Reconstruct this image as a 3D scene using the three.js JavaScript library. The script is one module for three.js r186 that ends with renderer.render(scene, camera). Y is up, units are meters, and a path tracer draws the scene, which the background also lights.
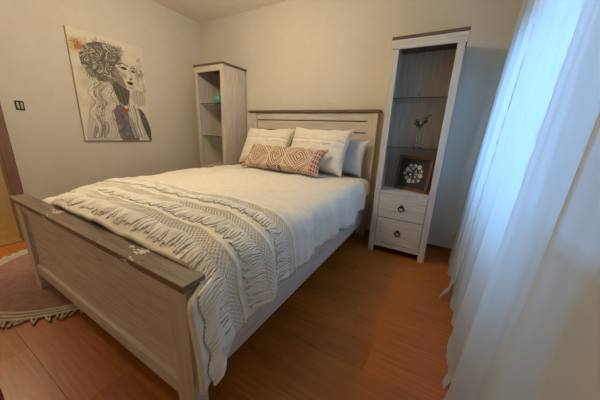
import * as THREE from 'three';
import { RoundedBoxGeometry } from 'three/addons/geometries/RoundedBoxGeometry.js';
import { mergeGeometries, mergeVertices } from 'three/addons/utils/BufferGeometryUtils.js';
import { createNoise2D, createNoise3D } from 'simplex-noise';

// ---------- camera, sky, lights, exposure ----------
const scene = new THREE.Scene();
const camera = new THREE.PerspectiveCamera(78.64, 1.5, 0.02, 60);
camera.position.set(3.2057, 1.0706, 2.6661);
camera.rotation.set(-0.2665, 0.5097, 0.0443, 'YXZ');

const renderer = new THREE.WebGLRenderer({ antialias: true });
renderer.toneMapping = THREE.LinearToneMapping;
renderer.toneMappingExposure = 1.0;
renderer.shadowMap.enabled = true;
renderer.shadowMap.type = THREE.PCFSoftShadowMap;

const SKY = [0.30, 0.62, 1.05], SKY_GAIN = 2.7;               // overcast blue daylight outside the window
scene.background = new THREE.Color().setRGB(SKY[0] * SKY_GAIN, SKY[1] * SKY_GAIN, SKY[2] * SKY_GAIN);
const LAMP_COLOR = new THREE.Color().setRGB(1.0, 0.86, 0.62), LAMP_POWER = 2.9;   // warm bulb in the ceiling fitting
const HALL_POWER = 2.6;

// ---------- room measures (metres; back wall z = 0, left wall x = 0, floor y = 0) ----------
const RX = 3.64, RZ = 3.3, RH = 2.479, TH = 0.12;
const WIN = { z0: 0.28, z1: 1.74, y0: 0.63, y1: 1.75 };
const DOOR = { z0: 2.11, z1: 2.93, y1: 2.05 };
const HX = -1.0, HZ0 = 1.45;

// ---------- helpers ----------
let seed = 20240611;
const rnd = () => { seed = (seed + 0x6D2B79F5) | 0; let t = Math.imul(seed ^ (seed >>> 15), 1 | seed); t = (t + Math.imul(t ^ (t >>> 7), 61 | t)) ^ t; return ((t ^ (t >>> 14)) >>> 0) / 4294967296; };
const rr = (a, b) => a + (b - a) * rnd();
const n2 = createNoise2D(rnd), n3 = createNoise3D(rnd);
const clamp = (x, a = 0, b = 1) => Math.min(b, Math.max(a, x));
const sstep = (a, b, x) => { const t = clamp((x - a) / (b - a)); return t * t * (3 - 2 * t); };
const lerp = (a, b, t) => a + (b - a) * t;
const curveAt = (pts, x) => { if (x <= pts[0][0]) return pts[0][1]; for (let i = 1; i < pts.length; i++) if (x <= pts[i][0]) { const t = (x - pts[i - 1][0]) / (pts[i][0] - pts[i - 1][0]); return lerp(pts[i - 1][1], pts[i][1], t * t * (3 - 2 * t)); } return pts[pts.length - 1][1]; };
const taken = new Map();
function numbered(name) { const k = taken.get(name) ?? 0; taken.set(name, k + 1); return k ? `${name}_${String(k).padStart(3, '0')}` : name; }
function add(o, parent) { o.traverse((c) => { if (c.isMesh) { c.castShadow = true; c.receiveShadow = true; } }); (parent ?? scene).add(o); return o; }
function mesh(name, geo, mat, parent, pos) {
  const m = new THREE.Mesh(geo, mat); m.name = parent ? name : numbered(name);
  if (pos) m.position.set(...pos);
  return add(m, parent);
}
function thing(name, label, category, pos = [0, 0, 0], turn = 0, group) {
  const o = new THREE.Group(); o.name = numbered(name); o.position.set(...pos); o.rotation.y = turn;
  o.userData = { label, category }; if (group) o.userData.group = group;
  return add(o);
}
function sub(name, parent, pos = [0, 0, 0]) { const o = new THREE.Group(); o.name = name; o.position.set(...pos); parent.add(o); return o; }
function structure(o, label) { o.userData.kind = 'structure'; if (label) o.userData.label = label; return o; }
// uv in metres by face direction, u along the grain axis
function gridUV(geo, grain = 0, off = [0, 0]) {
  const g = geo.index ? geo.toNonIndexed() : geo, p = g.attributes.position, uv = new Float32Array(p.count * 2);
  const a = new THREE.Vector3(), b = new THREE.Vector3(), c = new THREE.Vector3();
  for (let i = 0; i < p.count; i += 3) {
    a.fromBufferAttribute(p, i); b.fromBufferAttribute(p, i + 1); c.fromBufferAttribute(p, i + 2);
    const n = b.clone().sub(a).cross(c.clone().sub(a)), w = [Math.abs(n.x), Math.abs(n.y), Math.abs(n.z)];
    const k = w.indexOf(Math.max(...w));
    let [s, t] = k === grain ? [(k + 1) % 3, (k + 2) % 3] : [grain, 3 - k - grain];
    [a, b, c].forEach((v, j) => { const q = [v.x, v.y, v.z]; uv[(i + j) * 2] = q[s] + off[0]; uv[(i + j) * 2 + 1] = q[t] + off[1]; });
  }
  g.setAttribute('uv', new THREE.BufferAttribute(uv, 2));
  return g;
}
function boxGeo(size, { r = 0.003, grain, seg = 1, off } = {}) {
  const gr = grain ?? size.indexOf(Math.max(...size));
  const g = r > 0 ? new RoundedBoxGeometry(size[0], size[1], size[2], seg, Math.min(r, Math.min(...size) * 0.49)) : new THREE.BoxGeometry(...size);
  return gridUV(g, gr, off ?? [rnd() * 3, rnd() * 3]);
}
// board given by its limits
function board(name, x0, x1, y0, y1, z0, z1, mat, parent, opt) {
  return mesh(name, boxGeo([x1 - x0, y1 - y0, z1 - z0], opt), mat, parent, [(x0 + x1) / 2, (y0 + y1) / 2, (z0 + z1) / 2]);
}
function slab(x0, x1, y0, y1, z0, z1, grain = 0) { const g = gridUV(new THREE.BoxGeometry(x1 - x0, y1 - y0, z1 - z0), grain); g.translate((x0 + x1) / 2, (y0 + y1) / 2, (z0 + z1) / 2); return g; }
// closed sheet from a surface function f(u, v) -> [x, y, z]; thick > 0 gives it a second face and rims
function sheetGeo(f, nu, nv, thick = 0, uvf) {
  const P = [], U = [], idx = [];
  for (let j = 0; j <= nv; j++) for (let i = 0; i <= nu; i++) { P.push(...f(i / nu, j / nv)); const q = uvf ? uvf(i / nu, j / nv) : [i / nu, j / nv]; U.push(...q); }
  const at = (i, j) => j * (nu + 1) + i;
  for (let j = 0; j < nv; j++) for (let i = 0; i < nu; i++) idx.push(at(i, j), at(i + 1, j), at(i + 1, j + 1), at(i, j), at(i + 1, j + 1), at(i, j + 1));
  let g = new THREE.BufferGeometry();
  g.setAttribute('position', new THREE.Float32BufferAttribute(P, 3)); g.setAttribute('uv', new THREE.Float32BufferAttribute(U, 2)); g.setIndex(idx); g.computeVertexNormals();
  if (!thick) return g;
  const N = g.attributes.normal, n = P.length / 3, P2 = P.slice(), U2 = U.concat(U), idx2 = idx.slice();
  for (let k = 0; k < n; k++) P2.push(P[3 * k] - N.getX(k) * thick, P[3 * k + 1] - N.getY(k) * thick, P[3 * k + 2] - N.getZ(k) * thick);
  for (let k = 0; k < idx.length; k += 3) idx2.push(idx[k] + n, idx[k + 2] + n, idx[k + 1] + n);
  const rim = []; for (let i = 0; i <= nu; i++) rim.push(at(i, 0)); for (let j = 1; j <= nv; j++) rim.push(at(nu, j)); for (let i = nu - 1; i >= 0; i--) rim.push(at(i, nv)); for (let j = nv - 1; j >= 1; j--) rim.push(at(0, j));
  for (let k = 0; k < rim.length; k++) { const a = rim[k], b = rim[(k + 1) % rim.length]; idx2.push(a, a + n, b, b, a + n, b + n); }
  g = new THREE.BufferGeometry();
  g.setAttribute('position', new THREE.Float32BufferAttribute(P2, 3)); g.setAttribute('uv', new THREE.Float32BufferAttribute(U2, 2)); g.setIndex(idx2); g.computeVertexNormals();
  return g;
}
// a tapered strand through points
function strandGeo(pts, r0, r1, sides = 5) {
  const P = [], idx = [], N = [], U = []; const up = new THREE.Vector3(0.31, 0.9, 0.3).normalize();
  for (let i = 0; i < pts.length; i++) {
    const a = pts[Math.max(0, i - 1)], b = pts[Math.min(pts.length - 1, i + 1)], t = b.clone().sub(a).normalize();
    const s = t.clone().cross(up).normalize(), q = s.clone().cross(t), r = lerp(r0, r1, i / (pts.length - 1));
    for (let k = 0; k < sides; k++) { const w = k / sides * Math.PI * 2, d = s.clone().multiplyScalar(Math.cos(w)).addScaledVector(q, Math.sin(w)); P.push(pts[i].x + d.x * r, pts[i].y + d.y * r, pts[i].z + d.z * r); N.push(d.x, d.y, d.z); U.push(i * 0.01, k / sides * 0.02); }
  }
  for (let i = 0; i < pts.length - 1; i++) for (let k = 0; k < sides; k++) { const a = i * sides + k, b = i * sides + (k + 1) % sides; idx.push(a, b + sides, b, a, a + sides, b + sides); }
  for (let k = 1; k < sides - 1; k++) { idx.push(0, k, k + 1); const e = (pts.length - 1) * sides; idx.push(e, e + k + 1, e + k); }
  const g = new THREE.BufferGeometry();
  g.setAttribute('position', new THREE.Float32BufferAttribute(P, 3)); g.setAttribute('normal', new THREE.Float32BufferAttribute(N, 3)); g.setAttribute('uv', new THREE.Float32BufferAttribute(U, 2)); g.setIndex(idx);
  return g;
}
const lathe = (pts, seg = 28) => new THREE.LatheGeometry(pts.map(([x, y]) => new THREE.Vector2(x, y)), seg);

// ---------- textures ----------
// tileable value noise
function tileNoise(w, h) { const g = new Float32Array(w * h).map(() => rnd()); return (x, y) => { const xi = Math.floor(x), yi = Math.floor(y), fx = x - xi, fy = y - yi, sx = fx * fx * (3 - 2 * fx), sy = fy * fy * (3 - 2 * fy); const q = (i, j) => g[((j % h + h) % h) * w + ((i % w + w) % w)]; return lerp(lerp(q(xi, yi), q(xi + 1, yi), sx), lerp(q(xi, yi + 1), q(xi + 1, yi + 1), sx), sy); }; }
function dataTex(size, f, { srgb = true, repeat = [1, 1] } = {}) {
  const [w, h] = size, d = new Uint8Array(w * h * 4);
  for (let y = 0; y < h; y++) for (let x = 0; x < w; x++) { const c = f(x / w, y / h), k = (y * w + x) * 4; d[k] = clamp(c[0], 0, 255); d[k + 1] = clamp(c[1], 0, 255); d[k + 2] = clamp(c[2], 0, 255); d[k + 3] = 255; }
  const t = new THREE.DataTexture(d, w, h, THREE.RGBAFormat); t.magFilter = THREE.LinearFilter; t.minFilter = THREE.LinearMipmapLinearFilter; t.generateMipmaps = true;
  t.wrapS = t.wrapT = THREE.RepeatWrapping; t.repeat.set(...repeat); if (srgb) t.colorSpace = THREE.SRGBColorSpace; t.needsUpdate = true; return t;
}
const mix3 = (a, b, t) => [lerp(a[0], b[0], t), lerp(a[1], b[1], t), lerp(a[2], b[2], t)];
function woodTex(light, dark, pore, contrast, poreAmount, chips) {
  const A = tileNoise(6, 48), B = tileNoise(14, 160), C = tileNoise(40, 256), D = tileNoise(5, 10), E = tileNoise(11, 14), F = tileNoise(50, 60);
  return (u, v) => {
    const wob = (D(u * 5, v * 10) - 0.5) * 1.2;
    const a = A(u * 6, v * 48 + wob), b = B(u * 14, v * 160 + wob * 2), c = C(u * 40, v * 256);
    let col = mix3(light, dark, clamp((0.5 * a + 0.35 * b + 0.15 * c - 0.5) * contrast + 0.5));
    const p = clamp((b * 0.6 + c * 0.4 - 0.68) * 5) * clamp((D(u * 5 + 2, v * 10) - 0.35) * 3) * poreAmount;
    col = mix3(col, pore, p);
    if (chips) { const q = E(u * 11, v * 14) * 0.65 + F(u * 50, v * 60) * 0.35; if (q > chips.level) col = mix3(col, chips.color, clamp((q - chips.level) * 14)); }
    return col;
  };
}
const wood = (tex, rep, o) => new THREE.MeshStandardMaterial({ map: tex, roughness: 0.62, ...o });
const whiteTex = dataTex([512, 512], woodTex([216, 206, 194], [188, 175, 161], [148, 131, 116], 1.4, 0.65), { repeat: [1, 2] });
const M = {};
M.whitewash = wood(whiteTex);
M.capWood = new THREE.MeshStandardMaterial({ map: dataTex([512, 512], woodTex([132, 112, 94], [92, 74, 60], [66, 52, 42], 1.6, 0.6, { level: 0.725, color: [205, 196, 184] }), { repeat: [1.3, 2.4] }), roughness: 0.42 });
M.cabinetCap = new THREE.MeshStandardMaterial({ map: dataTex([256, 256], woodTex([118, 98, 80], [84, 68, 54], [60, 48, 38], 1.6, 0.6), { repeat: [1, 2] }), roughness: 0.5 });
M.casing = new THREE.MeshStandardMaterial({ map: dataTex([256, 256], woodTex([148, 112, 88], [120, 88, 68], [92, 64, 48], 1.3, 0.5), { repeat: [1, 3] }), roughness: 0.5 });
M.base = new THREE.MeshStandardMaterial({ map: dataTex([256, 256], woodTex([142, 92, 56], [112, 70, 40], [84, 52, 30], 1.4, 0.4), { repeat: [1, 3] }), roughness: 0.5 });
M.plank = [0, 1, 2, 3, 4].map((k) => { const t = [0, -7, 5, -11, 3][k], g = [0, -4, 2, -7, 3][k];
  return new THREE.MeshStandardMaterial({ map: dataTex([512, 256], woodTex([184 + t, 109 + g, 40 + g * 0.5], [152 + t, 84 + g, 25 + g * 0.5], [114 + t, 59 + g, 17], 1.3, 0.5), { repeat: [0.8, 2.2] }), roughness: 0.34 }); });
M.hallPlank = [0, 1, 2].map((k) => new THREE.MeshStandardMaterial({ map: dataTex([512, 256], woodTex([170 - k * 6, 138 - k * 5, 74], [142 - k * 6, 112 - k * 5, 54], [112, 84, 40], 1.2, 0.4), { repeat: [0.8, 2.2] }), roughness: 0.4 }));
M.frameWood = new THREE.MeshStandardMaterial({ map: dataTex([256, 256], woodTex([118, 80, 54], [86, 56, 38], [60, 38, 26], 1.5, 0.6), { repeat: [2, 5] }), roughness: 0.5 });
// painted plaster: faint orange-peel relief and slight roller patches
const peel = (() => { const a = tileNoise(64, 64), b = tileNoise(150, 150); return dataTex([512, 512], (u, v) => { const k = 128 + (a(u * 64, v * 64) - 0.5) * 150 + (b(u * 150, v * 150) - 0.5) * 60; return [k, k, k]; }, { srgb: false }); })();
const plaster = (c, spread = 5) => { const a = tileNoise(7, 7), b = tileNoise(30, 30), e = tileNoise(128, 128);
  return new THREE.MeshStandardMaterial({ map: dataTex([512, 512], (u, v) => { const k = ((a(u * 7, v * 7) - 0.5) * 0.8 + (b(u * 30, v * 30) - 0.5) * 0.6 + (e(u * 128, v * 128) - 0.5) * 0.5) * spread; return [c[0] + k, c[1] + k, c[2] + k]; }, { repeat: [0.45, 0.45] }), bumpMap: peel, bumpScale: 0.0012, roughness: 0.85 }); };
M.wall = plaster([213, 205, 190]);
M.ceiling = plaster([240, 232, 216]);
M.hallWall = plaster([200, 180, 150]);
// cloth
const weave = (() => { const a = tileNoise(32, 32); return dataTex([256, 256], (u, v) => { const k = 128 + 50 * Math.sin(u * 64 * Math.PI * 2) * Math.sin(v * 64 * Math.PI * 2) + (a(u * 32, v * 32) - 0.5) * 70; return [k, k, k]; }, { srgb: false, repeat: [6, 6] }); })();
const cloth = (c, spread = 8, o = {}) => { const a = tileNoise(16, 16), b = tileNoise(90, 90); return new THREE.MeshPhysicalMaterial({ map: dataTex([256, 256], (u, v) => { const k = ((a(u * 16, v * 16) - 0.5) + (b(u * 90, v * 90) - 0.5)) * spread; return [c[0] + k, c[1] + k, c[2] + k]; }, { repeat: [2, 2] }), bumpMap: weave, bumpScale: 0.0008, roughness: 0.92, sheen: 0.25, sheenRoughness: 0.6, sheenColor: new THREE.Color(0.9, 0.88, 0.84), side: THREE.DoubleSide, ...o }); };
M.comforter = cloth([230, 221, 205]);
M.trim = cloth([240, 233, 220]);
M.fringe = cloth([244, 236, 221]);
M.mattress = cloth([214, 200, 180]);
M.creamPillow = cloth([232, 222, 205]);
M.bluePillow = cloth([206, 214, 232]);
M.sheer = new THREE.MeshPhysicalMaterial({ color: new THREE.Color().setRGB(0.80, 0.85, 0.90), transmission: 0.84, thickness: 0, roughness: 0.94, ior: 1.2, specularIntensity: 0.2, side: THREE.DoubleSide });
M.sheerHem = new THREE.MeshPhysicalMaterial({ color: new THREE.Color().setRGB(0.80, 0.85, 0.90), transmission: 0.72, thickness: 0, roughness: 0.95, ior: 1.2, specularIntensity: 0.2, side: THREE.DoubleSide });
M.darkMetal = new THREE.MeshStandardMaterial({ color: 0x3a3632, metalness: 0.85, roughness: 0.42 });
M.glassShelf = new THREE.MeshPhysicalMaterial({ color: new THREE.Color().setRGB(0.86, 0.95, 0.91), transmission: 1, thickness: 0.006, ior: 1.5, roughness: 0.02, attenuationColor: new THREE.Color().setRGB(0.55, 0.8, 0.7), attenuationDistance: 0.12 });
M.clearGlass = new THREE.MeshPhysicalMaterial({ color: 0xffffff, transmission: 1, thickness: 0.01, ior: 1.48, roughness: 0.03 });
M.pane = new THREE.MeshPhysicalMaterial({ color: 0xffffff, transmission: 1, thickness: 0, ior: 1.5, roughness: 0 });
M.vinyl = new THREE.MeshStandardMaterial({ color: 0xe6e6e2, roughness: 0.45 });
M.switchTan = new THREE.MeshStandardMaterial({ color: 0xb3a58d, roughness: 0.5 });
M.teal = new THREE.MeshPhysicalMaterial({ color: new THREE.Color().setRGB(0.10, 0.36, 0.34), roughness: 0.15, clearcoat: 0.6, clearcoatRoughness: 0.1 });
M.leaf = new THREE.MeshStandardMaterial({ color: 0x4b553c, roughness: 0.7, side: THREE.DoubleSide });
M.blossom = new THREE.MeshStandardMaterial({ color: 0x8f8f7c, roughness: 0.8 });
M.rodMetal = new THREE.MeshStandardMaterial({ color: 0xbdbab4, metalness: 0.8, roughness: 0.35 });

// ---------- room shell ----------
function structureMesh(name, geos, mat, label) { return structure(mesh(name, Array.isArray(geos) ? mergeGeometries(geos) : geos, mat), label); }
structureMesh('wall_back', slab(-TH, RX + TH, 0, RH, -TH, 0), M.wall, 'cream painted wall behind the headboard');
structureMesh('wall_left', [slab(-TH, 0, 0, RH, 0, DOOR.z0 - 0.02, 2), slab(-TH, 0, DOOR.y1 + 0.02, RH, DOOR.z0 - 0.02, DOOR.z1 + 0.02, 2), slab(-TH, 0, 0, RH, DOOR.z1 + 0.02, RZ, 2)], M.wall, 'cream painted wall with the canvas print and a doorway');
structureMesh('wall_right', [slab(RX, RX + TH, 0, RH, 0, WIN.z0, 2), slab(RX, RX + TH, 0, RH, WIN.z1, RZ, 2), slab(RX, RX + TH, 0, WIN.y0, WIN.z0, WIN.z1, 2), slab(RX, RX + TH, WIN.y1, RH, WIN.z0, WIN.z1, 2)], M.wall, 'cream painted wall with the window behind sheer curtains');
structureMesh('wall_front', slab(-TH, RX + TH, 0, RH, RZ, RZ + TH), M.wall, 'cream painted wall facing the bed foot');
structureMesh('ceiling', slab(HX - TH, RX + TH, RH, RH + 0.1, -TH, RZ + TH), M.ceiling, 'plain painted ceiling');
structureMesh('wall_hall', [slab(HX - TH, HX, 0, RH, HZ0 - TH, RZ + TH, 2), slab(HX, -TH, 0, RH, HZ0 - TH, HZ0), slab(HX, -TH, 0, RH, RZ, RZ + TH)], M.hallWall, 'tan wall of the hall beyond the doorway');
// floor: sub-floor with separate boards running along the headboard wall
const floor = structureMesh('floor', slab(HX - TH, RX + TH, -0.1, -0.008, -TH, RZ + TH), M.base, 'orange-brown wood plank floor');
{
  const PW = 0.19, PL = 1.22, GAP = 0.0007, geos = new Map();
  let row = 0;
  for (let z = 0; z < RZ - 0.01; z += PW, row++) {
    const z1 = Math.min(z + PW, RZ);
    let x = -((row * 0.437) % 1) * PL, k = 0;
    while (x < RX - 0.005) {
      const a = Math.max(x, 0), b = Math.min(x + PL, RX);
      x += PL;
      if (b - a < 0.03) continue;
      board('plank', a + GAP / 2, b - GAP / 2, -0.0079, 0, z + GAP / 2, z1 - GAP / 2, M.plank[Math.floor(rnd() * 5)], floor, { r: 0.0005, grain: 0 });
    }
  }
}
{
  const PW = 0.09, GAP = 0.0007; let row = 0;
  for (let x = HX; x < -0.035; x += PW, row++) {                // narrower yellow boards in the hall
    for (let z = HZ0 - (row * 0.37 % 1) * 1.1; z < RZ; z += 1.1) {
      const z0 = Math.max(z, HZ0), z1 = Math.min(z + 1.1, RZ), x1 = Math.min(x + PW, -0.032); if (z1 - z0 < 0.05) continue;
      if (x1 > -TH && z0 < DOOR.z1 && z1 > DOOR.z0) { const c0 = Math.max(z0, DOOR.z0), c1 = Math.min(z1, DOOR.z1); if (c1 - c0 > 0.02) board('hall_plank', x + GAP, x1, -0.0079, 0, c0, c1 - GAP, M.hallPlank[row % 3], floor, { r: 0.0005, grain: 2 }); }
      else if (x1 <= -TH + 0.05) board('hall_plank', x + GAP, Math.min(x1, -TH), -0.0079, 0, z0, z1 - GAP, M.hallPlank[row % 3], floor, { r: 0.0005, grain: 2 });
    }
  }
  board('threshold', -0.03, -0.001, -0.0079, 0.004, DOOR.z0, DOOR.z1, M.base, floor, { r: 0.003 });
}
// skirting and the wood doorway
structure(board('baseboard_back', 0.002, RX - 0.002, 0.0, 0.04, 0.0005, 0.014, M.base, null), 'low brown wood baseboard along the back wall');
structure(board('baseboard_left', 0.0005, 0.014, 0.0, 0.04, 0.015, DOOR.z0 - 0.072, M.base, null), 'low brown wood baseboard along the left wall');
structure(board('baseboard_right', RX - 0.014, RX - 0.0005, 0.0, 0.04, 0.015, RZ - 0.002, M.base, null), 'low brown wood baseboard under the window');
{
  const d = new THREE.Group(); d.name = 'door_1'; scene.add(d); structure(d, 'brown wood door casing around the open doorway to the hall');
  board('door_casing', 0.0005, 0.022, 0, DOOR.y1 + 0.07, DOOR.z0 - 0.07, DOOR.z0, M.casing, d, { r: 0.005 });
  board('door_casing', 0.0005, 0.022, 0, DOOR.y1 + 0.07, DOOR.z1, DOOR.z1 + 0.07, M.casing, d, { r: 0.005 });
  board('door_casing', 0.0005, 0.022, DOOR.y1, DOOR.y1 + 0.07, DOOR.z0, DOOR.z1, M.casing, d, { r: 0.005 });
  board('door_jamb', -TH, 0, 0, DOOR.y1 + 0.02, DOOR.z0 - 0.02, DOOR.z0, M.casing, d, { r: 0.002 });
  board('door_jamb', -TH, 0, 0, DOOR.y1 + 0.02, DOOR.z1, DOOR.z1 + 0.02, M.casing, d, { r: 0.002 });
  board('door_jamb', -TH, 0, DOOR.y1, DOOR.y1 + 0.02, DOOR.z0, DOOR.z1, M.casing, d, { r: 0.002 });
}
// window: vinyl slider with two sashes
{
  const w = new THREE.Group(); w.name = 'window_1'; scene.add(w); structure(w, 'white framed sliding window behind the sheer curtains');
  const { z0, z1, y0, y1 } = WIN, x0 = RX + 0.03, x1 = RX + 0.1, f = 0.045;
  board('frame', x0, x1, y0, y0 + f, z0, z1, M.vinyl, w); board('frame', x0, x1, y1 - f, y1, z0, z1, M.vinyl, w);
  board('frame', x0, x1, y0 + f, y1 - f, z0, z0 + f, M.vinyl, w); board('frame', x0, x1, y0 + f, y1 - f, z1 - f, z1, M.vinyl, w);
  const zm = (z0 + z1) / 2;
  board('mullion', x0 + 0.01, x1 - 0.01, y0 + f, y1 - f, zm - 0.025, zm + 0.025, M.vinyl, w);
  for (const [a, b] of [[z0 + f, zm - 0.025], [zm + 0.025, z1 - f]]) board('pane', RX + 0.062, RX + 0.066, y0 + f, y1 - f, a, b, M.pane, w, { r: 0 });
  board('window_sill', RX - 0.012, RX + 0.03, y0 - 0.022, y0, z0 - 0.02, z1 + 0.02, M.vinyl, w, { r: 0.004 });
}

// ---------- lamps (above the frame) ----------
function ceilingLamp(x, z, power, label, r = 0.1, drop = 0.32) {
  const t = thing('ceiling_light', label, 'ceiling light', [x, RH, z]);
  mesh('base_plate', lathe([[0.0001, -0.001], [0.06, -0.001], [0.06, -0.014], [0.03, -0.024], [0.0001, -0.024]]), M.rodMetal, t);
  mesh('stem', new THREE.CylinderGeometry(0.007, 0.007, drop - r - 0.015, 12), M.rodMetal, t, [0, -(drop - r + 0.02) / 2, 0]);
  mesh('collar', lathe([[0.0001, 0.012], [0.03, 0.01], [0.036, -0.008], [0.0001, -0.008]]), M.rodMetal, t, [0, -drop + r, 0]);
  const glow = new THREE.MeshStandardMaterial({ color: 0xf4ead8, emissive: LAMP_COLOR, emissiveIntensity: 1.2, roughness: 0.5 });
  mesh('glass_globe', new THREE.SphereGeometry(r, 32, 20), glow, t, [0, -drop, 0]);
  const l = new THREE.PointLight(LAMP_COLOR, power, 0, 2); l.name = 'bulb_light'; l.position.set(0, -drop, 0); l.castShadow = true; l.shadow.radius = 4; l.shadow.mapSize.set(1024, 1024); l.shadow.bias = -0.001; l.shadow.camera.near = r + 0.01; t.add(l);
}
ceilingLamp(1.6, 1.5, LAMP_POWER, 'warm glass globe ceiling light hanging above the bed');
ceilingLamp(-0.55, 2.55, HALL_POWER, 'small glass globe ceiling light in the hall', 0.08, 0.2);

// ---------- bed ----------
const BX0 = 0.961, BX1 = 2.615, BF = 2.2885;
{
  const bed = thing('bed', 'whitewashed wooden panel bed with brown distressed caps on its boards', 'bed', [(BX0 + BX1) / 2, 0, 0.02]);
  const ox = -(BX0 + BX1) / 2, oz = -0.02;
  const B = (name, x0, x1, y0, y1, z0, z1, mat, p, opt) => board(name, x0 + ox, x1 + ox, y0, y1, z0 + oz, z1 + oz, mat, p, opt);
  const hb = sub('headboard', bed);
  B('post', BX0 + 0.012, BX0 + 0.115, 0, 1.298, 0.03, 0.092, M.whitewash, hb, { r: 0.004 });
  B('post', BX1 - 0.115, BX1 - 0.012, 0, 1.298, 0.03, 0.092, M.whitewash, hb, { r: 0.004 });
  B('cap', BX0 - 0.012, BX1 + 0.012, 1.299, 1.327, 0.022, 0.11, M.cabinetCap, hb, { r: 0.005 });
  const cuts = [1.298, 1.21, 1.095, 0.975, 0.85, 0.72, 0.56, 0.4];
  for (let i = 0; i < cuts.length - 1; i++) B('plank', BX0 + 0.115, BX1 - 0.115, cuts[i + 1] + 0.009, cuts[i], 0.04, 0.076 - (i === 0 ? -0.008 : i % 2 ? 0 : 0.003), M.whitewash, hb, { r: 0.006, seg: 2 });
  const fb = sub('footboard', bed);
  B('post', BX0 + 0.008, BX0 + 0.108, 0, 0.598, 2.222, BF - 0.01, M.whitewash, fb, { r: 0.004 });
  B('post', BX1 - 0.108, BX1 - 0.008, 0, 0.598, 2.222, BF - 0.01, M.whitewash, fb, { r: 0.004 });
  B('cap', BX0 - 0.004, BX1 + 0.004, 0.599, 0.625, BF - 0.078, BF + 0.004, M.capWood, fb, { r: 0.003 });
  B('rail', BX0 + 0.108, BX1 - 0.108, 0.54, 0.598, 2.236, BF - 0.014, M.whitewash, fb, { r: 0.004 });
  B('rail', BX0 + 0.108, BX1 - 0.108, 0.115, 0.185, 2.236, BF - 0.014, M.whitewash, fb, { r: 0.006, seg: 2 });
  B('panel', BX0 + 0.106, BX1 - 0.106, 0.18, 0.545, 2.24, BF - 0.03, M.whitewash, fb, { r: 0.002, grain: 0 });
  B('side_rail', BX1 - 0.04, BX1 - 0.014, 0.185, 0.36, 0.09, 2.224, M.whitewash, bed, { r: 0.004 });
  B('side_rail', BX0 + 0.014, BX0 + 0.04, 0.185, 0.36, 0.09, 2.224, M.whitewash, bed, { r: 0.004 });
  B('slat_deck', BX0 + 0.04, BX1 - 0.04, 0.25, 0.275, 0.095, 2.22, M.whitewash, bed, { r: 0.002 });
}
{
  const m = mesh('mattress', boxGeo([1.56, 0.31, 2.03], { r: 0.07, seg: 4 }), M.mattress, null, [(BX0 + BX1) / 2, 0.275 + 0.155, 1.15]);
  m.userData = { label: 'beige mattress edge showing under the comforter by the headboard', category: 'mattress' };
}
// comforter: a surface over the mattress, s across the bed, z along it
const CC = (BX0 + BX1) / 2, HALF = 0.725, ARC = 0.135, TOP = 0.683;
const HEM = [[0.2, 0.53], [0.34, 0.5], [0.5, 0.42], [0.68, 0.378], [1.0, 0.395], [1.4, 0.4], [1.7, 0.395], [1.9, 0.36], [2.05, 0.32], [2.2, 0.275], [2.3, 0.27]];
const arcLen = ARC * Math.PI / 2;
const sideReach = (z, side) => HALF + arcLen + Math.max(0.02, (TOP - ARC) - (side > 0 ? curveAt(HEM, z) + 0.012 * n2(z * 7, 3.1) : 0.38));
function comforterAt(s, z, lift = 0) {
  const side = Math.sign(s) || 1, q = Math.abs(s);
  let x, y;
  if (q < HALF) { x = q; y = 0; } else if (q < HALF + arcLen) { const w = (q - HALF) / ARC; x = HALF + ARC * Math.sin(w); y = -ARC * (1 - Math.cos(w)); }
  else { const dd = q - HALF - arcLen; x = HALF + ARC + 0.06 * dd; y = -ARC - dd; }
  const drop = clamp((q - HALF) / 0.35), flat = 1 - drop;
  // loft and creases of the fabric
  const puff = 0.010 * n2(s * 1.6 + 5, z * 1.5) + 0.006 * n2(s * 4.2, z * 3.6 + 9) + 0.0035 * n2(s * 5 + z * 6, z * 11 - s * 2);
  y += puff * flat - 0.012 * sstep(0.35, 0.8, q) * flat;
  const fold = (0.020 * Math.sin(z * 17 + 1.6 * n2(z * 2.1, 7)) + 0.012 * n2(z * 9, 2.2)) * sstep(0.05, 1, drop);
  x += fold * (side > 0 ? 1 : 0.5) + 0.006 * n2(s * 9, z * 5) * drop;
  // tucked down behind the footboard across the bed, flared past the post at the side
  const foot = sstep(2.10, 2.225, z) * (1 - sstep(0.80, 0.90, q));
  y -= foot * 0.028 + 0.014 * sstep(2.17, 2.216, z) * (1 - sstep(0.80, 0.90, q)) - 0.003 * n2(s * 7, 11) * sstep(2.0, 2.15, z) * flat;
  if (side < 0) y -= 0.085 * sstep(1.7, 2.15, z) * sstep(0.3, 0.78, q) * flat;
  const head = sstep(0.42, 0.22, z); y -= head * 0.02 * flat;
  x += 0.018 * sstep(2.1, 2.25, z) * drop;
  return new THREE.Vector3(CC + side * (x + (q > HALF ? lift * drop : 0)), TOP + y + lift * flat, z);
}
const zEnd = (s) => lerp(2.216, 2.298, sstep(0.80, 0.92, s)) - 0.022 * sstep(-0.3, -0.6, s);
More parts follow.
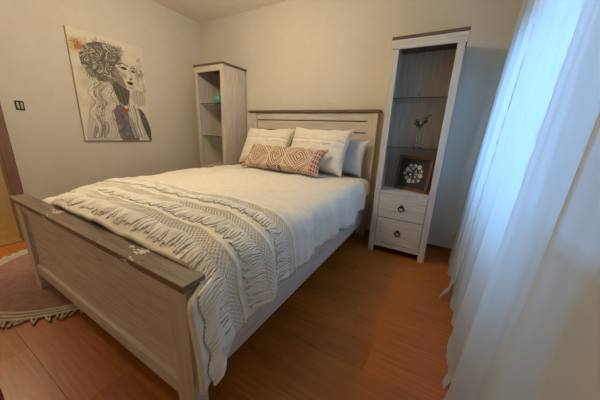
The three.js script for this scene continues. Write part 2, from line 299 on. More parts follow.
{
  const c = thing('comforter', 'cream comforter with fringed crochet bands draped over the bed', 'comforter', [CC, 0.275, 1.2]);
  const L = (v) => [v.x - CC, v.y - 0.275, v.z - 1.2];
  const surf = (u, v) => {
    const t = u * 2 - 1, z0 = 0.2, zz = lerp(z0, 2.3, v);
    const s = t < 0 ? t * sideReach(zz, -1) : t * sideReach(zz, 1);
    return L(comforterAt(s, lerp(z0, zEnd(s), v)));
  };
  mesh('cover', sheetGeo((u, v) => surf(u, 1 - v), 150, 150, 0.016, (u, v) => [u * 2.3, v * 2.1]), M.comforter, c);
  // bands: tape, crochet lattice, hanging fringe
  const skew = (s) => 0.05 * sstep(0.55, 0.85, s) - 0.03 * sstep(0.9, 1.2, s) + 0.008 * n2(s * 3, 1.5);
  const pt = (s, z, lift) => new THREE.Vector3(...L(comforterAt(s, z, lift)));
  const bands = [{ z: 1.665, w: 0.055, f: 0.07 }, { z: 1.845, w: 0.06, f: 0.09 }, { z: 2.035, w: 0.065, f: 0.075 }];
  bands.forEach((b, bi) => {
    const s0 = -sideReach(b.z, -1) + 0.02, s1 = (z) => sideReach(z, 1) - 0.004, zb = (s, d) => Math.min(b.z + d + skew(s), zEnd(s) - 0.004);
    const end = s1(b.z + 0.02), len = end - s0, n = 150;
    mesh('trim_tape', sheetGeo((u, v) => { const s = s0 + u * len; const k = Math.sin(v * Math.PI); return L(comforterAt(s, zb(s, lerp(0.011, -0.011, v)), 0.002 + 0.006 * Math.sqrt(k))); }, n, 4, 0.004, (u, v) => [u * 2.3, v * 0.05]), M.trim, c);
    const lat = [], step = 0.021, rows = 3;
    for (let i = 0; i * step < len - step; i++) for (let r = 0; r < rows; r++) for (const dir of [0, 1]) {
      const sa = s0 + (i + (dir ? 1 : 0)) * step, sb = s0 + (i + (dir ? 0 : 1)) * step, da = 0.012 + b.w * r / rows, db = 0.012 + b.w * (r + 1) / rows;
      const mid = (sa + sb) / 2;
      lat.push(strandGeo([pt(sa, zb(sa, da), 0.0008), pt(mid, zb(mid, (da + db) / 2), 0.0028), pt(sb, zb(sb, db), 0.0008)], 0.0028, 0.0028, 4));
    }
    const net = mesh('crochet_net', mergeGeometries(lat), M.fringe, c); net.userData = { kind: 'stuff', label: 'open crochet lattice strip' };
    const fr = [], fs = 0.0092;
    for (let i = 0; i * fs < len; i++) {
      const s = s0 + i * fs + rr(-0.003, 0.003), f = b.f * rr(0.75, 1.15), lean = 0.02 * n2(s * 14, bi + 2) + rr(-0.006, 0.008), ph = rr(0, 6), am = rr(0.001, 0.0035), pts = [];
      for (let k = 0; k <= 5; k++) { const t = k / 5, ss = Math.min(s + lean * t + am * Math.sin(ph + t * 9), end); pts.push(pt(ss, zb(ss, 0.012 + b.w - 0.004 + f * t), 0.002 + 0.003 * Math.sin(t * Math.PI * 0.9) + rr(0, 0.0015))); }
      fr.push(strandGeo(pts, 0.0052, 0.0042, 5));
    }
    const fg = mesh('tassel_fringe', mergeGeometries(fr), M.fringe, c); fg.userData = { kind: 'stuff', label: 'soft hanging tassel fringe' };
  });
  // twisted ruffle on the corner that hangs past the footboard
  const rf = [];
  for (let i = 0; i < 26; i++) { const s = 0.86 + i * 0.0135, pts = []; for (let k = 0; k <= 4; k++) { const t = k / 4; pts.push(pt(s + t * 0.035, 2.2 + 0.06 * t + 0.008 * Math.sin(i * 0.7), 0.004 + 0.010 * Math.sin(t * Math.PI))); } rf.push(strandGeo(pts, 0.0075, 0.006, 5)); }
  const ru = mesh('corner_ruffle', mergeGeometries(rf), M.fringe, c); ru.userData = { kind: 'stuff', label: 'twisted ruffle along the hanging corner' };
}
// ---------- pillows ----------
function pillowPoint(u, v, w, h, t, face, seedv) {
  const pinch = 1 - 0.13 * (1 - u * u) * Math.abs(v) ** 5, pinchU = 1 - 0.07 * (1 - v * v) * Math.abs(u) ** 6;
  const body = Math.pow(Math.max(0, 1 - u ** 4), 0.55) * Math.pow(Math.max(0, 1 - v ** 4), 0.55);
  const wr = 0.10 * n3(u * 2.2 + seedv, v * 2.0, face) + 0.06 * n3(u * 5, v * 5 + seedv, face);
  return [u * w / 2 * pinchU, v * h / 2 * pinch + 0.012 * n2(u * 2 + seedv, 4) * (0.4 + 0.6 * v), face * (t / 2 * body * (1 + wr) + 0.0015)];
}
function pillowGeo(w, h, t, sv) {
  const mk = (face) => sheetGeo((a, b) => { const e = (q) => { const k = q * 2 - 1; return Math.sin(k * Math.PI / 2) * 0.35 + k * 0.65; }; return pillowPoint(e(face > 0 ? a : 1 - a), e(b), w, h, t, face, sv); }, 44, 32, 0, (a, b) => [face > 0 ? a : 1 - a, b]);
  return mergeGeometries([mk(1), mk(-1)]);
}
function pillow(name, label, mat, w, h, t, pos, tilt, turn, roll, sv) {
  const o = thing(name, label, 'pillow', pos); o.rotation.set(-tilt, turn, roll, 'YXZ');
  const g = pillowGeo(w, h, t, sv); g.translate(0, h / 2, 0);
  mesh('pillow_body', g, mat, o);
  const edge = []; const N = 60; for (let i = 0; i < N; i++) { const a = i / N * 4, k = Math.floor(a), f = (a - k) * 2 - 1, [u, v] = [[f, -1], [1, f], [-f, 1], [-1, -f]][k]; const p = pillowPoint(u, v, w, h, t, 1, sv); edge.push(new THREE.Vector3(p[0], p[1] + h / 2, 0)); }
  mesh('seam', new THREE.TubeGeometry(new THREE.CatmullRomCurve3(edge, true), 160, 0.0035, 5, true), mat, o);
  return o;
}
function trimBand(o, w, h, t, sv, v0, v1, mat) {
  const g = sheetGeo((a, b) => { const p = pillowPoint(lerp(-0.965, 0.965, a), lerp(v0, v1, b), w, h, t, 1, sv); return [p[0], p[1] + h / 2, p[2] + 0.0015 + 0.003 * Math.sin(b * Math.PI)]; }, 60, 4, 0.003, (a, b) => [a, b * 0.1]);
  mesh('trim_band', g, mat, o);
}
const P1 = pillow('bed_pillow', 'cream pillow with a woven stripe leaning at the left of the headboard', M.creamPillow, 0.66, 0.47, 0.17, [1.39, 0.70, 0.40], 0.50, 0.03, 0.0, 1.3);
trimBand(P1, 0.66, 0.47, 0.17, 1.3, 0.16, 0.26, M.trim); trimBand(P1, 0.66, 0.47, 0.17, 1.3, 0.34, 0.38, M.trim);
const P2 = pillow('bed_pillow', 'cream pillow with a woven stripe leaning at the right, before the pale blue pillow', M.creamPillow, 0.675, 0.48, 0.17, [2.07, 0.70, 0.445], 0.47, -0.03, -0.02, 4.1);
trimBand(P2, 0.675, 0.48, 0.17, 4.1, 0.16, 0.26, M.trim); trimBand(P2, 0.675, 0.48, 0.17, 4.1, 0.34, 0.38, M.trim);
pillow('bed_pillow', 'pale blue white pillow tucked behind the right cream pillow', M.bluePillow, 0.60, 0.36, 0.09, [2.23, 0.692, 0.20], 0.16, 0.0, -0.08, 7.7);
// lumbar pillow with a woven geometric print
function lumbarTexture() {
  const W = 1024, H = 320, cv = document.createElement('canvas'); cv.width = W; cv.height = H; const x = cv.getContext('2d');
  const CREAM = '#d6c4ac', RUST = '#96694f', DK = '#86583f', RED = '#9c5b48';
  x.fillStyle = RUST; x.fillRect(0, 0, W, H);
  x.lineJoin = 'miter';
  const diamond = (cx, cy, a, b, col, lw) => { x.strokeStyle = col; x.lineWidth = lw; x.beginPath(); x.moveTo(cx - a, cy); x.lineTo(cx, cy - b); x.lineTo(cx + a, cy); x.lineTo(cx, cy + b); x.closePath(); x.stroke(); };
  const panel = (x0, x1, fn) => { x.save(); x.beginPath(); x.rect(x0, 0, x1 - x0, H); x.clip(); fn(x0, x1); x.restore(); };
  const nested = (x0, x1) => { const cx = (x0 + x1) / 2; for (let k = 0; k < 12; k++) diamond(cx, H / 2, 14 + k * 34, 12 + k * 30, CREAM, k === 4 ? 20 : 11); for (const sx of [-1, 1]) for (let k = 0; k < 4; k++) { diamond(cx + sx * 150, 0, 10 + k * 26, 8 + k * 24, CREAM, 9); diamond(cx + sx * 150, H, 10 + k * 26, 8 + k * 24, CREAM, 9); } };
  const grid = (x0, x1) => { x.fillStyle = RED; x.fillRect(x0, 0, x1 - x0, H); x.strokeStyle = CREAM; x.lineWidth = 9; for (let y = 20; y < H; y += 46) { x.beginPath(); x.moveTo(x0, y); x.lineTo(x1, y + 10); x.stroke(); } for (let k = x0 + 22; k < x1; k += 40) { x.beginPath(); x.moveTo(k, 0); x.lineTo(k, H); x.stroke(); } };
  const cross = (x0, x1) => { const cx = (x0 + x1) / 2; x.fillStyle = DK; x.fillRect(x0, 0, x1 - x0, H); for (let k = 0; k < 6; k++) diamond(cx, H / 2, 16 + k * 26, 20 + k * 34, CREAM, k % 2 ? 15 : 9); x.strokeStyle = CREAM; x.lineWidth = 14; for (const k of [x0 + 6, x1 - 6]) { x.beginPath(); x.moveTo(k, 0); x.lineTo(k, H); x.stroke(); } };
  panel(0, 110, grid); panel(110, 400, nested); panel(400, 580, cross); panel(580, 880, nested); panel(880, W, grid);
  x.strokeStyle = CREAM; x.lineWidth = 12; for (const k of [110, 880]) { x.beginPath(); x.moveTo(k, 0); x.lineTo(k, H); x.stroke(); }
  for (let i = 0; i < 9000; i++) { x.fillStyle = rnd() < 0.5 ? 'rgba(225,205,178,0.28)' : 'rgba(110,66,48,0.22)'; x.fillRect(rnd() * W, rnd() * H, 2 + rnd() * 3, 2); }
  const t = new THREE.CanvasTexture(cv); t.colorSpace = THREE.SRGBColorSpace; return t;
}
M.lumbar = new THREE.MeshPhysicalMaterial({ map: lumbarTexture(), roughness: 0.95, bumpMap: weave, bumpScale: 0.001, sheen: 0.2, sheenColor: new THREE.Color(0.8, 0.7, 0.6) });
pillow('lumbar_pillow', 'long lumbar pillow with rust and cream geometric pattern before the cream pillows', M.lumbar, 0.95, 0.29, 0.13, [1.80, 0.705, 0.675], 0.72, -0.04, 0.0, 9.2);

// ---------- pier cabinets ----------
const CW = 0.517, CD = 0.40, CH = 1.83;
function pier(label, x) {
  const t = thing('pier_cabinet', label, 'cabinet', [x + CW / 2, 0, 0.017]);
  const B = (name, x0, x1, y0, y1, z0, z1, mat, p = t, opt) => board(name, x0 - CW / 2, x1 - CW / 2, y0, y1, z0, z1, mat, p, opt);
  const F = CD, i0 = 0.012, i1 = CW - 0.012;
  B('cap', 0, CW, CH - 0.022, CH, 0, F + 0.004, M.cabinetCap, t, { r: 0.003 });
  B('header', 0.003, CW - 0.003, CH - 0.088, CH - 0.0225, F - 0.02, F, M.whitewash, t, { r: 0.003 });
  B('stile', i0, i0 + 0.05, 0, CH - 0.0885, F - 0.022, F - 0.003, M.whitewash, t, { r: 0.003 });
  B('stile', i1 - 0.05, i1, 0, CH - 0.0885, F - 0.022, F - 0.003, M.whitewash, t, { r: 0.003 });
  B('side_panel', i0, i0 + 0.018, 0, CH - 0.0225, 0.008, F - 0.0225, M.whitewash, t, { r: 0.002 });
  B('side_panel', i1 - 0.018, i1, 0, CH - 0.0225, 0.008, F - 0.0225, M.whitewash, t, { r: 0.002 });
  B('back_panel', i0 + 0.018, i1 - 0.018, 0.08, CH - 0.0225, 0.006, 0.014, M.whitewash, t, { r: 0.001 });
  B('deck', i0 + 0.0185, i1 - 0.0185, 0.586, 0.604, 0.0145, F - 0.003, M.whitewash, t, { r: 0.002 });
  B('base_rail', i0 + 0.0505, i1 - 0.0505, 0.065, 0.108, F - 0.022, F - 0.004, M.whitewash, t, { r: 0.003 });
  B('bottom_panel', i0 + 0.0185, i1 - 0.0185, 0.085, 0.10, 0.0145, F - 0.023, M.whitewash, t, { r: 0.002 });
  for (const y of [0.988, 1.388]) B('glass_shelf', i0 + 0.019, i1 - 0.019, y - 0.003, y + 0.003, 0.016, F - 0.05, M.glassShelf, t, { r: 0.001 });
  for (const [y0, y1] of [[0.112, 0.352], [0.357, 0.583]]) {
    const d = sub('drawer', t, [0, (y0 + y1) / 2, F - 0.009]);
    const h = y1 - y0, w = i1 - i0 - 0.106;
    mesh('drawer_front', boxGeo([w, h, 0.018], { r: 0.003 }), M.whitewash, d);
    mesh('drawer_box', boxGeo([w - 0.02, h - 0.03, 0.3], { r: 0.002 }), M.whitewash, d, [0, 0, -0.16]);
    const kn = mesh('knob', lathe([[0.0001, 0.018], [0.009, 0.017], [0.011, 0.012], [0.006, 0.007], [0.014, 0.003], [0.015, 0], [0.0001, 0]], 18), M.darkMetal, d, [0, 0.012, 0.009]); kn.rotation.x = Math.PI / 2;
    const ring = mesh('ring_pull', new THREE.TorusGeometry(0.023, 0.0042, 8, 26), M.darkMetal, d, [0, -0.008, 0.0165]); ring.rotation.x = -0.12;
  }
  return t;
}
pier('tall whitewashed pier cabinet in the corner, left of the headboard', 0.338);
pier('tall whitewashed pier cabinet right of the bed, holding a framed floral print', 2.7191);

// framed wreath print leaning in the right cabinet
{
  const t = thing('framed_print', 'square brown framed black print with white floral wreath on cabinet deck', 'picture frame', [3.005, 0.606, 0.26]);
  t.rotation.set(-0.14, -0.38, 0, 'YXZ');
  const w = 0.315, h = 0.315, b = 0.026;
  board('frame_side', -w / 2, w / 2, h - b, h, -0.01, 0.012, M.frameWood, t); board('frame_side', -w / 2, w / 2, 0, b, -0.01, 0.012, M.frameWood, t);
  board('frame_side', -w / 2, -w / 2 + b, b, h - b, -0.01, 0.012, M.frameWood, t); board('frame_side', w / 2 - b, w / 2, b, h - b, -0.01, 0.012, M.frameWood, t);
  board('backing', -w / 2 + 0.01, w / 2 - 0.01, 0.01, h - 0.01, -0.012, -0.002, M.frameWood, t, { r: 0 });
  const S = 512, cv = document.createElement('canvas'); cv.width = cv.height = S; const x = cv.getContext('2d');
  x.fillStyle = '#26241f'; x.fillRect(0, 0, S, S);
  for (let i = 0; i < 2500; i++) { x.fillStyle = `rgba(${120 + rnd() * 60 | 0},${115 + rnd() * 60 | 0},${105 + rnd() * 60 | 0},0.10)`; x.fillRect(rnd() * S, rnd() * S, 3, 2); }
  const W = '#d9d5cb';
  const leafShape = (cx, cy, a, l, wd) => { x.save(); x.translate(cx, cy); x.rotate(a); x.beginPath(); x.moveTo(0, 0); x.quadraticCurveTo(l / 2, -wd, l, 0); x.quadraticCurveTo(l / 2, wd, 0, 0); x.fill(); x.restore(); };
  const bloom = (cx, cy, r, n) => { for (let k = 0; k < n; k++) { const a = k / n * 6.283; leafShape(cx, cy, a, r, r * 0.42); } x.fillStyle = '#4a463e'; x.beginPath(); x.arc(cx, cy, r * 0.2, 0, 7); x.fill(); x.fillStyle = W; };
  x.fillStyle = W; x.strokeStyle = W;
  for (let k = 0; k < 11; k++) { const a = k / 11 * 6.283 + 0.2, R = 128 + (k % 2) * 16, cx = S / 2 + Math.cos(a) * R, cy = S / 2 + Math.sin(a) * R; if (k % 3 === 0) bloom(cx, cy, 46, 7); else { x.lineWidth = 5; x.beginPath(); x.arc(cx, cy, 24, a, a + 4.4); x.stroke(); x.beginPath(); x.arc(cx + 8, cy - 4, 10, a, a + 4.6); x.stroke(); for (let j = 0; j < 3; j++) leafShape(cx, cy, a + j * 0.9 - 1, 46, 12); } }
  for (let k = 0; k < 7; k++) { const a = k / 7 * 6.283, R = 52 + (k % 3) * 18; if (k % 2) bloom(S / 2 + Math.cos(a) * R, S / 2 + Math.sin(a) * R, 26, 5); else for (let j = 0; j < 3; j++) leafShape(S / 2 + Math.cos(a) * R, S / 2 + Math.sin(a) * R, a + j * 1.3, 40, 10); }
  const tex = new THREE.CanvasTexture(cv); tex.colorSpace = THREE.SRGBColorSpace;
  const pl = new THREE.PlaneGeometry(w - 2 * b + 0.004, h - 2 * b + 0.004);
  mesh('print', pl, new THREE.MeshStandardMaterial({ map: tex, roughness: 0.6 }), t, [0, h / 2, 0.0]);
}
// bud vase with a sprig
{
  const y0 = 0.9915;
  const v = thing('bud_vase', 'small clear glass bud vase on the glass shelf of right cabinet', 'vase', [3.005, y0, 0.215]);
  const o = [[0.0001, 0], [0.042, 0], [0.043, 0.004], [0.012, 0.012], [0.010, 0.02], [0.021, 0.03], [0.024, 0.05], [0.021, 0.09], [0.0145, 0.12], [0.0135, 0.15], [0.018, 0.172], [0.0165, 0.172], [0.0118, 0.15], [0.0125, 0.12], [0.0185, 0.09], [0.021, 0.05], [0.018, 0.034], [0.0001, 0.03]];
  mesh('vase_glass', lathe(o), M.clearGlass, v);
  const f = thing('flower_sprig', 'small sprig of grey green leaves and blossoms in the bud vase', 'flowers', [3.005, y0 + 0.036, 0.215]);
  const lf = new THREE.SphereGeometry(1, 8, 6);
  for (let k = 0; k < 6; k++) {
    const a = k / 6 * 6.283 + 0.4, out = rr(0.03, 0.075), top = rr(0.17, 0.245);
    const tip = new THREE.Vector3(Math.cos(a) * out, top, Math.sin(a) * out * 0.8);
    const cr = new THREE.CatmullRomCurve3([new THREE.Vector3(Math.cos(a) * 0.006, 0, Math.sin(a) * 0.006), new THREE.Vector3(Math.cos(a) * 0.005, 0.12, Math.sin(a) * 0.005), tip]);
    mesh('stem', new THREE.TubeGeometry(cr, 8, 0.0016, 5), M.leaf, f);
    for (let j = 0; j < 4; j++) { const p = cr.getPoint(0.68 + j * 0.1), m = mesh('leaf', lf, M.leaf, f, [p.x + rr(-0.012, 0.012), p.y + rr(-0.006, 0.01), p.z + rr(-0.012, 0.012)]); m.scale.set(rr(0.016, 0.026), 0.004, rr(0.010, 0.015)); m.rotation.set(rr(-0.8, 0.8), rr(0, 6), rr(-0.8, 0.8)); }
    const bl = mesh('blossom', lf, M.blossom, f, [tip.x, tip.y, tip.z]); bl.scale.setScalar(rr(0.007, 0.011));
  }
}
// teal bottle and pale jar in the left cabinet
{
  const b = thing('teal_bottle', 'round teal glass bottle on the upper shelf of the corner cabinet', 'bottle', [0.575, 1.3915, 0.25]);
  const pts = [[0.0001, 0]]; for (let i = 0; i <= 14; i++) { const a = -1.1 + i / 14 * 2.45; pts.push([0.062 * Math.cos(a), 0.055 + 0.062 * Math.sin(a)]); }
  mesh('bottle_body', lathe(pts), M.teal, b);
  mesh('neck', lathe([[0.0136, 0.112], [0.012, 0.122], [0.012, 0.14], [0.017, 0.146], [0.014, 0.148], [0.0001, 0.147]], 18), M.teal, b);
  const j = thing('glass_jar', 'small pale glass jar low in the corner cabinet', 'jar', [0.70, 0.6055, 0.26]);
  mesh('jar_body', lathe([[0.0001, 0], [0.04, 0], [0.046, 0.01], [0.048, 0.1], [0.034, 0.13], [0.03, 0.16], [0.036, 0.18], [0.0001, 0.18]]), new THREE.MeshPhysicalMaterial({ color: 0xcfc9b8, roughness: 0.15, clearcoat: 0.5 }), j);
  mesh('lid', lathe([[0.0001, 0.205], [0.02, 0.203], [0.035, 0.19], [0.037, 0.181], [0.0001, 0.181]]), M.rodMetal, j);
}

// ---------- canvas portrait on the left wall ----------
function portraitTexture() {
  const W = 600, H = 920, cv = document.createElement('canvas'); cv.width = W; cv.height = H; const x = cv.getContext('2d');
  const X = (u) => u * W, Y = (v) => v * H;
  x.fillStyle = '#ddd3be'; x.fillRect(0, 0, W, H);
  const wash = (u, v, r, col) => { for (let k = 0; k < 40; k++) { x.fillStyle = col; x.beginPath(); x.ellipse(X(u) + (rnd() - 0.5) * r * 1.4, Y(v) + (rnd() - 0.5) * r * 1.4, r * rr(0.15, 0.5), r * rr(0.1, 0.4), rnd() * 3, 0, 7); x.fill(); } };
  wash(0.15, 0.4, 120, 'rgba(150,150,110,0.03)'); wash(0.1, 0.62, 110, 'rgba(190,130,90,0.03)'); wash(0.85, 0.3, 120, 'rgba(150,140,120,0.03)');
  wash(0.11, 0.15, 90, 'rgba(190,110,50,0.09)'); wash(0.3, 0.38, 150, 'rgba(130,125,95,0.05)');
  const blob = (pts, col) => { x.fillStyle = col; x.beginPath(); pts.forEach(([u, v], i) => i ? 0 : x.moveTo(X(u), Y(v))); const n = pts.length; for (let i = 0; i < n; i++) { const p = pts[i], q = pts[(i + 1) % n]; x.quadraticCurveTo(X(p[0]), Y(p[1]), X((p[0] + q[0]) / 2), Y((p[1] + q[1]) / 2)); } x.closePath(); x.fill(); };
  const stroke = (pts, col, lw) => { x.strokeStyle = col; x.lineWidth = lw; x.lineCap = 'round'; x.beginPath(); x.moveTo(X(pts[0][0]), Y(pts[0][1])); for (let i = 1; i < pts.length - 1; i++) x.quadraticCurveTo(X(pts[i][0]), Y(pts[i][1]), X((pts[i][0] + pts[i + 1][0]) / 2), Y((pts[i][1] + pts[i + 1][1]) / 2)); x.lineTo(X(pts[pts.length - 1][0]), Y(pts[pts.length - 1][1])); x.stroke(); };
  const curl = (u, v, r, turn, col, lw) => { x.strokeStyle = col; x.lineWidth = lw; x.beginPath(); for (let k = 0; k <= 26; k++) { const a = turn + k * 0.36, q = r * (1 - k / 30); const px = X(u) + Math.cos(a) * q, py = Y(v) + Math.sin(a) * q; k ? x.lineTo(px, py) : x.moveTo(px, py); } x.stroke(); };
  const pick = (a) => a[Math.floor(rnd() * a.length)];
  // shoulder and the long hair falling over it
  blob([[0.02, 1.0], [0.08, 0.76], [0.18, 0.56], [0.34, 0.46], [0.5, 0.56], [0.56, 0.7], [0.58, 1.0]], '#c6beae');
  blob([[0.10, 0.98], [0.16, 0.82], [0.26, 0.72], [0.32, 0.86], [0.24, 0.97]], '#8f887d');
  for (let k = 0; k < 64; k++) { const u0 = 0.12 + k * 0.0062 + rr(-0.012, 0.012), sw = rr(-0.08, 0.08); stroke([[u0 + 0.10, 0.43 + rr(0, 0.06)], [u0 - 0.02 + sw, 0.53], [u0 + 0.09, 0.62], [u0 - 0.02 + sw, 0.73], [u0 + 0.06, 0.85], [u0 + sw * 0.5, 0.97]], pick(['#e6ddcb', '#9c9385', '#cfc5b3', '#7a7268', '#ddd3c0', '#b5ab9a']), rr(2, 6)); }
  for (let k = 0; k < 16; k++) curl(rr(0.16, 0.46), rr(0.5, 0.9), rr(14, 40), rr(0, 6), pick(['#e9e1d0', '#8a8175', '#b9af9f']), rr(2, 5));
  // dress, sleeve, white folds
  blob([[0.44, 0.70], [0.54, 0.60], [0.68, 0.70], [0.76, 0.84], [0.82, 1.02], [0.50, 1.02], [0.46, 0.88]], '#746d6c');
  blob([[0.80, 0.64], [0.90, 0.66], [1.0, 0.84], [1.02, 1.03], [0.94, 0.98], [0.85, 0.78]], '#5b5553');
  blob([[0.62, 0.66], [0.78, 0.58], [0.88, 0.84], [0.92, 1.0], [0.80, 0.98], [0.72, 0.8]], '#d2cab9');
  for (let k = 0; k < 14; k++) { const u0 = 0.64 + k * 0.014; stroke([[u0, 0.62], [u0 + 0.03, 0.72], [u0 + 0.02, 0.82], [u0 + 0.08, 0.97]], pick(['#e9e1d0', '#a89e90', '#7d756b', '#d8cebc']), rr(2, 5)); }
  for (let k = 0; k < 22; k++) curl(rr(0.48, 0.74), rr(0.68, 0.97), rr(9, 24), rr(0, 6), pick(['#9a938f', '#565050', '#b5aea6']), rr(2, 4));
  for (let k = 0; k < 10; k++) curl(rr(0.87, 0.98), rr(0.72, 0.95), rr(7, 14), rr(0, 6), '#87807b', 2.5);
  // neck in shade, then the lifted face
  blob([[0.44, 0.38], [0.56, 0.38], [0.72, 0.45], [0.72, 0.52], [0.66, 0.64], [0.56, 0.62], [0.50, 0.52]], '#5a534e');
  for (let k = 0; k < 26; k++) stroke([[0.46 + k * 0.009, 0.42 + k * 0.002], [0.5 + k * 0.008 + rr(-0.02, 0.02), 0.52], [0.54 + k * 0.006, 0.62 + rr(-0.02, 0.03)]], pick(['#46403c', '#7b736a', '#655d56', '#938a7e']), rr(1.5, 4));
  blob([[0.52, 0.15], [0.68, 0.13], [0.80, 0.19], [0.86, 0.30], [0.86, 0.40], [0.78, 0.475], [0.70, 0.47], [0.56, 0.39], [0.5, 0.28]], '#d9cdb7');
  blob([[0.50, 0.22], [0.60, 0.27], [0.65, 0.37], [0.70, 0.46], [0.60, 0.44], [0.50, 0.36]], '#8e8479');
  blob([[0.52, 0.16], [0.66, 0.145], [0.66, 0.2], [0.56, 0.25]], '#a39888');
  blob([[0.60, 0.285], [0.68, 0.29], [0.72, 0.33], [0.66, 0.36], [0.60, 0.33]], '#b9ac99');
  blob([[0.62, 0.25], [0.68, 0.232], [0.74, 0.255], [0.68, 0.272]], '#48413c'); blob([[0.775, 0.262], [0.815, 0.252], [0.85, 0.272], [0.81, 0.284]], '#48413c');
  stroke([[0.60, 0.225], [0.66, 0.2], [0.745, 0.225]], '#5d544c', 9); stroke([[0.775, 0.238], [0.82, 0.224], [0.855, 0.246]], '#5d544c', 8);
  stroke([[0.755, 0.26], [0.79, 0.32], [0.785, 0.345], [0.745, 0.35]], '#857a6e', 6); blob([[0.735, 0.345], [0.77, 0.338], [0.795, 0.35], [0.75, 0.362]], '#4f4742');
  blob([[0.69, 0.385], [0.75, 0.37], [0.81, 0.386], [0.75, 0.42]], '#463b38'); blob([[0.70, 0.43], [0.76, 0.425], [0.80, 0.435], [0.75, 0.455]], '#a89c8b');
  // hand under the chin
  blob([[0.72, 0.54], [0.78, 0.46], [0.88, 0.44], [0.97, 0.50], [0.95, 0.60], [0.84, 0.64]], '#c4baa9');
  for (let k = 0; k < 5; k++) stroke([[0.78 + k * 0.042, 0.61], [0.79 + k * 0.045, 0.53], [0.77 + k * 0.05, 0.46]], '#978d80', 4);
  // headdress of crowded rosettes
  blob([[0.10, 0.24], [0.15, 0.13], [0.32, 0.065], [0.52, 0.05], [0.70, 0.10], [0.62, 0.19], [0.53, 0.26], [0.52, 0.37], [0.42, 0.43], [0.24, 0.41], [0.12, 0.33]], '#6b6258');
  const rosette = (u, v, R) => { for (let ring = 3; ring >= 0; ring--) { const n = 9 + ring * 4; for (let k = 0; k < n; k++) { const a = k / n * 6.283 + ring * 0.3, r1 = R * (0.3 + 0.24 * ring), cx = X(u), cy = Y(v); x.strokeStyle = pick(['#544c45', '#b9ae9a', '#6b6258', '#d2c7b2', '#8e8576']); x.lineWidth = rr(2.5, 5.5); x.beginPath(); x.moveTo(cx + Math.cos(a) * r1 * 0.45, cy + Math.sin(a) * r1 * 0.45); x.quadraticCurveTo(cx + Math.cos(a + 0.35) * r1 * 0.8, cy + Math.sin(a + 0.35) * r1 * 0.8, cx + Math.cos(a) * r1, cy + Math.sin(a) * r1); x.stroke(); } } };
  rosette(0.40, 0.24, 130); rosette(0.22, 0.2, 70); rosette(0.25, 0.34, 76); rosette(0.50, 0.11, 74); rosette(0.64, 0.10, 44); rosette(0.45, 0.37, 54);
  for (let k = 0; k < 60; k++) { const a = rr(0, 6.28), d = rr(0.72, 1.15); curl(0.37 + Math.cos(a) * 0.27 * d, 0.235 + Math.sin(a) * 0.175 * d, rr(8, 22), rr(0, 6), pick(['#544c45', '#d3c8b4', '#8e8474', '#655d55', '#bfb4a0']), rr(2, 3.5)); }
  for (let k = 0; k < 34; k++) curl(rr(0.80, 0.98), rr(0.12, 0.5), rr(9, 26), rr(0, 6), pick(['#8d8477', '#a9a08f', '#6b635a']), rr(2, 4));
  // accents
  blob([[0.56, 0.655], [0.62, 0.665], [0.69, 0.645], [0.66, 0.69], [0.61, 0.70]], '#b0503c');
  blob([[0.06, 0.15], [0.12, 0.125], [0.17, 0.15], [0.12, 0.18]], '#b07a4e'); for (let k = 0; k < 12; k++) stroke([[0.14, 0.16], [0.10 + rr(-0.06, 0.06), 0.14 + rr(-0.04, 0.03)], [0.08 + rr(-0.08, 0.08), 0.13 + rr(-0.06, 0.05)]], ['#a8602f', '#6f4a2c', '#c08a50'][k % 3], 4);
  for (let k = 0; k < 40; k++) { x.fillStyle = ['rgba(150,80,50,0.5)', 'rgba(90,85,75,0.5)'][k % 2]; x.beginPath(); x.arc(X(rr(0.02, 0.98)), Y(rr(0.05, 0.97)), rr(1.5, 4), 0, 7); x.fill(); }
  const t = new THREE.CanvasTexture(cv); t.colorSpace = THREE.SRGBColorSpace; return t;
}
{
  const z0 = 0.855, z1 = 1.528, y0 = 0.905, y1 = 1.935;
  const t = thing('canvas_print', 'unframed canvas print of a woman with floral headdress on left wall', 'wall art', [0.0, y0, (z0 + z1) / 2]);
  mesh('canvas_body', boxGeo([0.029, y1 - y0, z1 - z0], { r: 0.002 }), cloth([200, 188, 166], 6), t, [0.0155, (y1 - y0) / 2, 0]);
  const g = new THREE.PlaneGeometry(z1 - z0 - 0.003, y1 - y0 - 0.003); g.rotateY(Math.PI / 2);
  mesh('print', g, new THREE.MeshStandardMaterial({ map: portraitTexture(), roughness: 0.8 }), t, [0.0305, (y1 - y0) / 2, 0]);
}
// light switch by the doorway
{
  const t = thing('light_switch', 'small dark framed double light switch on left wall near doorway', 'light switch', [0.0005, 1.16, 1.93]);
  board('plate', 0, 0.006, 0, 0.076, -0.027, 0.027, M.darkMetal, t, { r: 0.002 });
  for (const z of [-0.011, 0.012]) { const r = board('rocker', 0.006, 0.011, 0.012, 0.064, z - 0.0075, z + 0.0075, M.switchTan, t, { r: 0.002 }); r.rotation.z = z > 0 ? 0.06 : -0.06; }
}

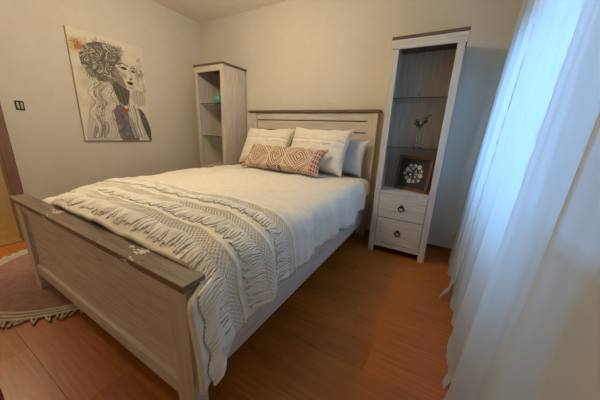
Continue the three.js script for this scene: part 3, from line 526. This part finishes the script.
// ---------- rugs ----------
{
  const R = 0.66, cx = 0.90, cz = 1.95;
  const t = thing('round_rug', 'round mauve rug with white ringed border and fringe under bed foot', 'rug', [cx, 0, cz]);
  const mauve = cloth([146, 108, 98], 16, { sheen: 0.1 }), ivory = cloth([206, 194, 176], 14, { sheen: 0.1 });
  const disc = (r0, r1, y, wob) => sheetGeo((u, v) => { const a = u * Math.PI * 2, r = lerp(r1, r0, v); return [Math.cos(a) * r, y + wob * (0.5 + 0.5 * n2(Math.cos(a) * r * 9, Math.sin(a) * r * 9)) * 1, -Math.sin(a) * r]; }, 120, 10, 0.006, (u, v) => { const a = u * 6.283, r = lerp(r1, r0, v); return [Math.cos(a) * r, Math.sin(a) * r]; });
  mesh('rug_field', disc(0.002, R - 0.055, 0.008, 0.003), mauve, t);
  mesh('border_band', disc(R - 0.055, R, 0.0075, 0.001), mauve, t);
  for (const r of [R - 0.062, R - 0.034, R - 0.006]) mesh('border_ring', new THREE.TorusGeometry(r, 0.008, 6, 110).rotateX(Math.PI / 2), ivory, t, [0, 0.0095, 0]);
  const fr = []; const n = 150;
  for (let k = 0; k < n; k++) { const a = k / n * 6.283 + rr(-0.01, 0.01), pts = [], w = rr(-0.05, 0.05), le = rr(0.035, 0.06); for (let i = 0; i <= 3; i++) { const q = i / 3, r = R - 0.006 + le * q, b = a + w * q * q; pts.push(new THREE.Vector3(Math.cos(b) * r, 0.0075 - 0.001 * q + 0.004 * Math.sin(q * 3), -Math.sin(b) * r)); } fr.push(strandGeo(pts, 0.005, 0.0065, 5)); }
  const f = mesh('fringe', mergeGeometries(fr), ivory, t); f.userData = { kind: 'stuff', label: 'cream tassel fringe' };
}
{
  const red = cloth([112, 30, 26], 14, { sheen: 0.1 });
  const t = thing('red_rug', 'dark red floor rug just showing at the lower left corner', 'rug', [1.78, 0, 2.99]);
  const g = (r0, r1, h) => sheetGeo((u, v) => { const a = u * 6.283185, r = lerp(r1, r0, v); return [Math.cos(a) * r, h, -Math.sin(a) * r * 0.7]; }, 90, 6, 0.007, (u, v) => [u * 2, v]);
  mesh('rug_field', g(0.002, 0.56, 0.0085), red, t);
  mesh('bound_edge', new THREE.TorusGeometry(1, 0.01, 6, 90).rotateX(Math.PI / 2).scale(0.56, 0.6, 0.392), red, t, [0, 0.0075, 0]);
}

// ---------- sheer curtains ----------
function curtain(label, z0, z1, x0, sv, pool, n = 140) {
  const TOPY = 2.28, t = thing('sheer_curtain', label, 'curtain', [x0, 0, (z0 + z1) / 2], 0, 'sheer curtain panels at the window');
  const zc = (z0 + z1) / 2, w = z1 - z0;
  const f = (u, v) => {                     // v = 0 at the rod, 1 at the hem
    const z = z0 + u * w, spread = 0.45 + 0.55 * sstep(0, 0.6, v);
    const ph = z * 21 + 2.4 * n2(z * 1.7 + sv, 0.4) + 0.5 * v * n2(z * 2, sv);
    const fold = (0.020 * Math.sin(ph) + 0.015 * n2(z * 5 + sv * 3, v * 0.4) + 0.004 * n2(z * 17, v * 1.1 + sv)) * spread;
    const y = lerp(TOPY, 0.012 + 0.012 * (0.5 + 0.5 * n2(z * 8, sv)), v);
    const lean = -0.075 * v + 0.02 * (1 - v);
    const kick = pool ? -0.05 * sstep(0.93, 1, v) * sstep(0.8, 1.0, u) : 0;
    return [fold + lean + kick + 0.012 * n2(z * 5, 8 + sv) * sstep(0.9, 1, v), y, z - zc + 0.02 * n2(v * 2.2, z * 3 + sv) * v * 0.5];
  };
  mesh('curtain_cloth', sheetGeo(f, n, 60), M.sheer, t);
  // gathered ruffle down both long edges, and the sewn hem
  for (const e of [0, 1]) mesh('ruffle_edge', sheetGeo((a, v) => { const p = f(e, v), d = (e ? 1 : -1) * a * 0.014; return [p[0] - 0.003 + 0.003 * Math.sin(v * 110 + 5 * n2(v * 9, sv)) * a + 0.003 * n2(v * 60, a + sv), p[1], p[2] + d + 0.002 * n2(v * 50, sv + e) * a]; }, 3, 240), M.sheerHem, t);
  mesh('hem', sheetGeo((u, a) => { const p = f(u, lerp(0.972, 1, a)); return [p[0] - 0.0015, p[1], p[2]]; }, n, 3), M.sheerHem, t);
  mesh('rod_pocket', sheetGeo((a, u) => { const q = f(u, 0), w2 = a * 6.283; return [q[0] * 0.35 + 0.02 * Math.cos(w2) + 0.012, 2.295 + 0.02 * Math.sin(w2), q[2]]; }, 10, n), M.sheerHem, t);
}
curtain('sheer white curtain panel nearest the cabinet, at the far window end', 0.10, 0.90, 3.515, 1.1, true);
curtain('sheer white curtain panel in the middle of the window', 0.945, 1.62, 3.50, 5.3, true);
curtain('sheer white curtain panel nearest the camera, at the right picture edge', 1.665, 2.62, 3.49, 9.4, false, 160);
{
  const t = thing('curtain_rod', 'slim metal curtain rod holding the sheer panels above the window', 'curtain rod', [3.527, 2.295, 1.38]);
  mesh('rod', new THREE.CylinderGeometry(0.008, 0.008, 2.62, 14).rotateX(Math.PI / 2), M.rodMetal, t);
  for (const z of [-1.32, 1.32]) mesh('finial', new THREE.SphereGeometry(0.016, 14, 10), M.rodMetal, t, [0, 0, z]);
  for (const z of [-1.29, 1.29]) board('bracket', 0, RX - 3.527 - 0.001, -0.008, 0.004, z - 0.008, z + 0.008, M.rodMetal, t);
}

renderer.render(scene, camera);
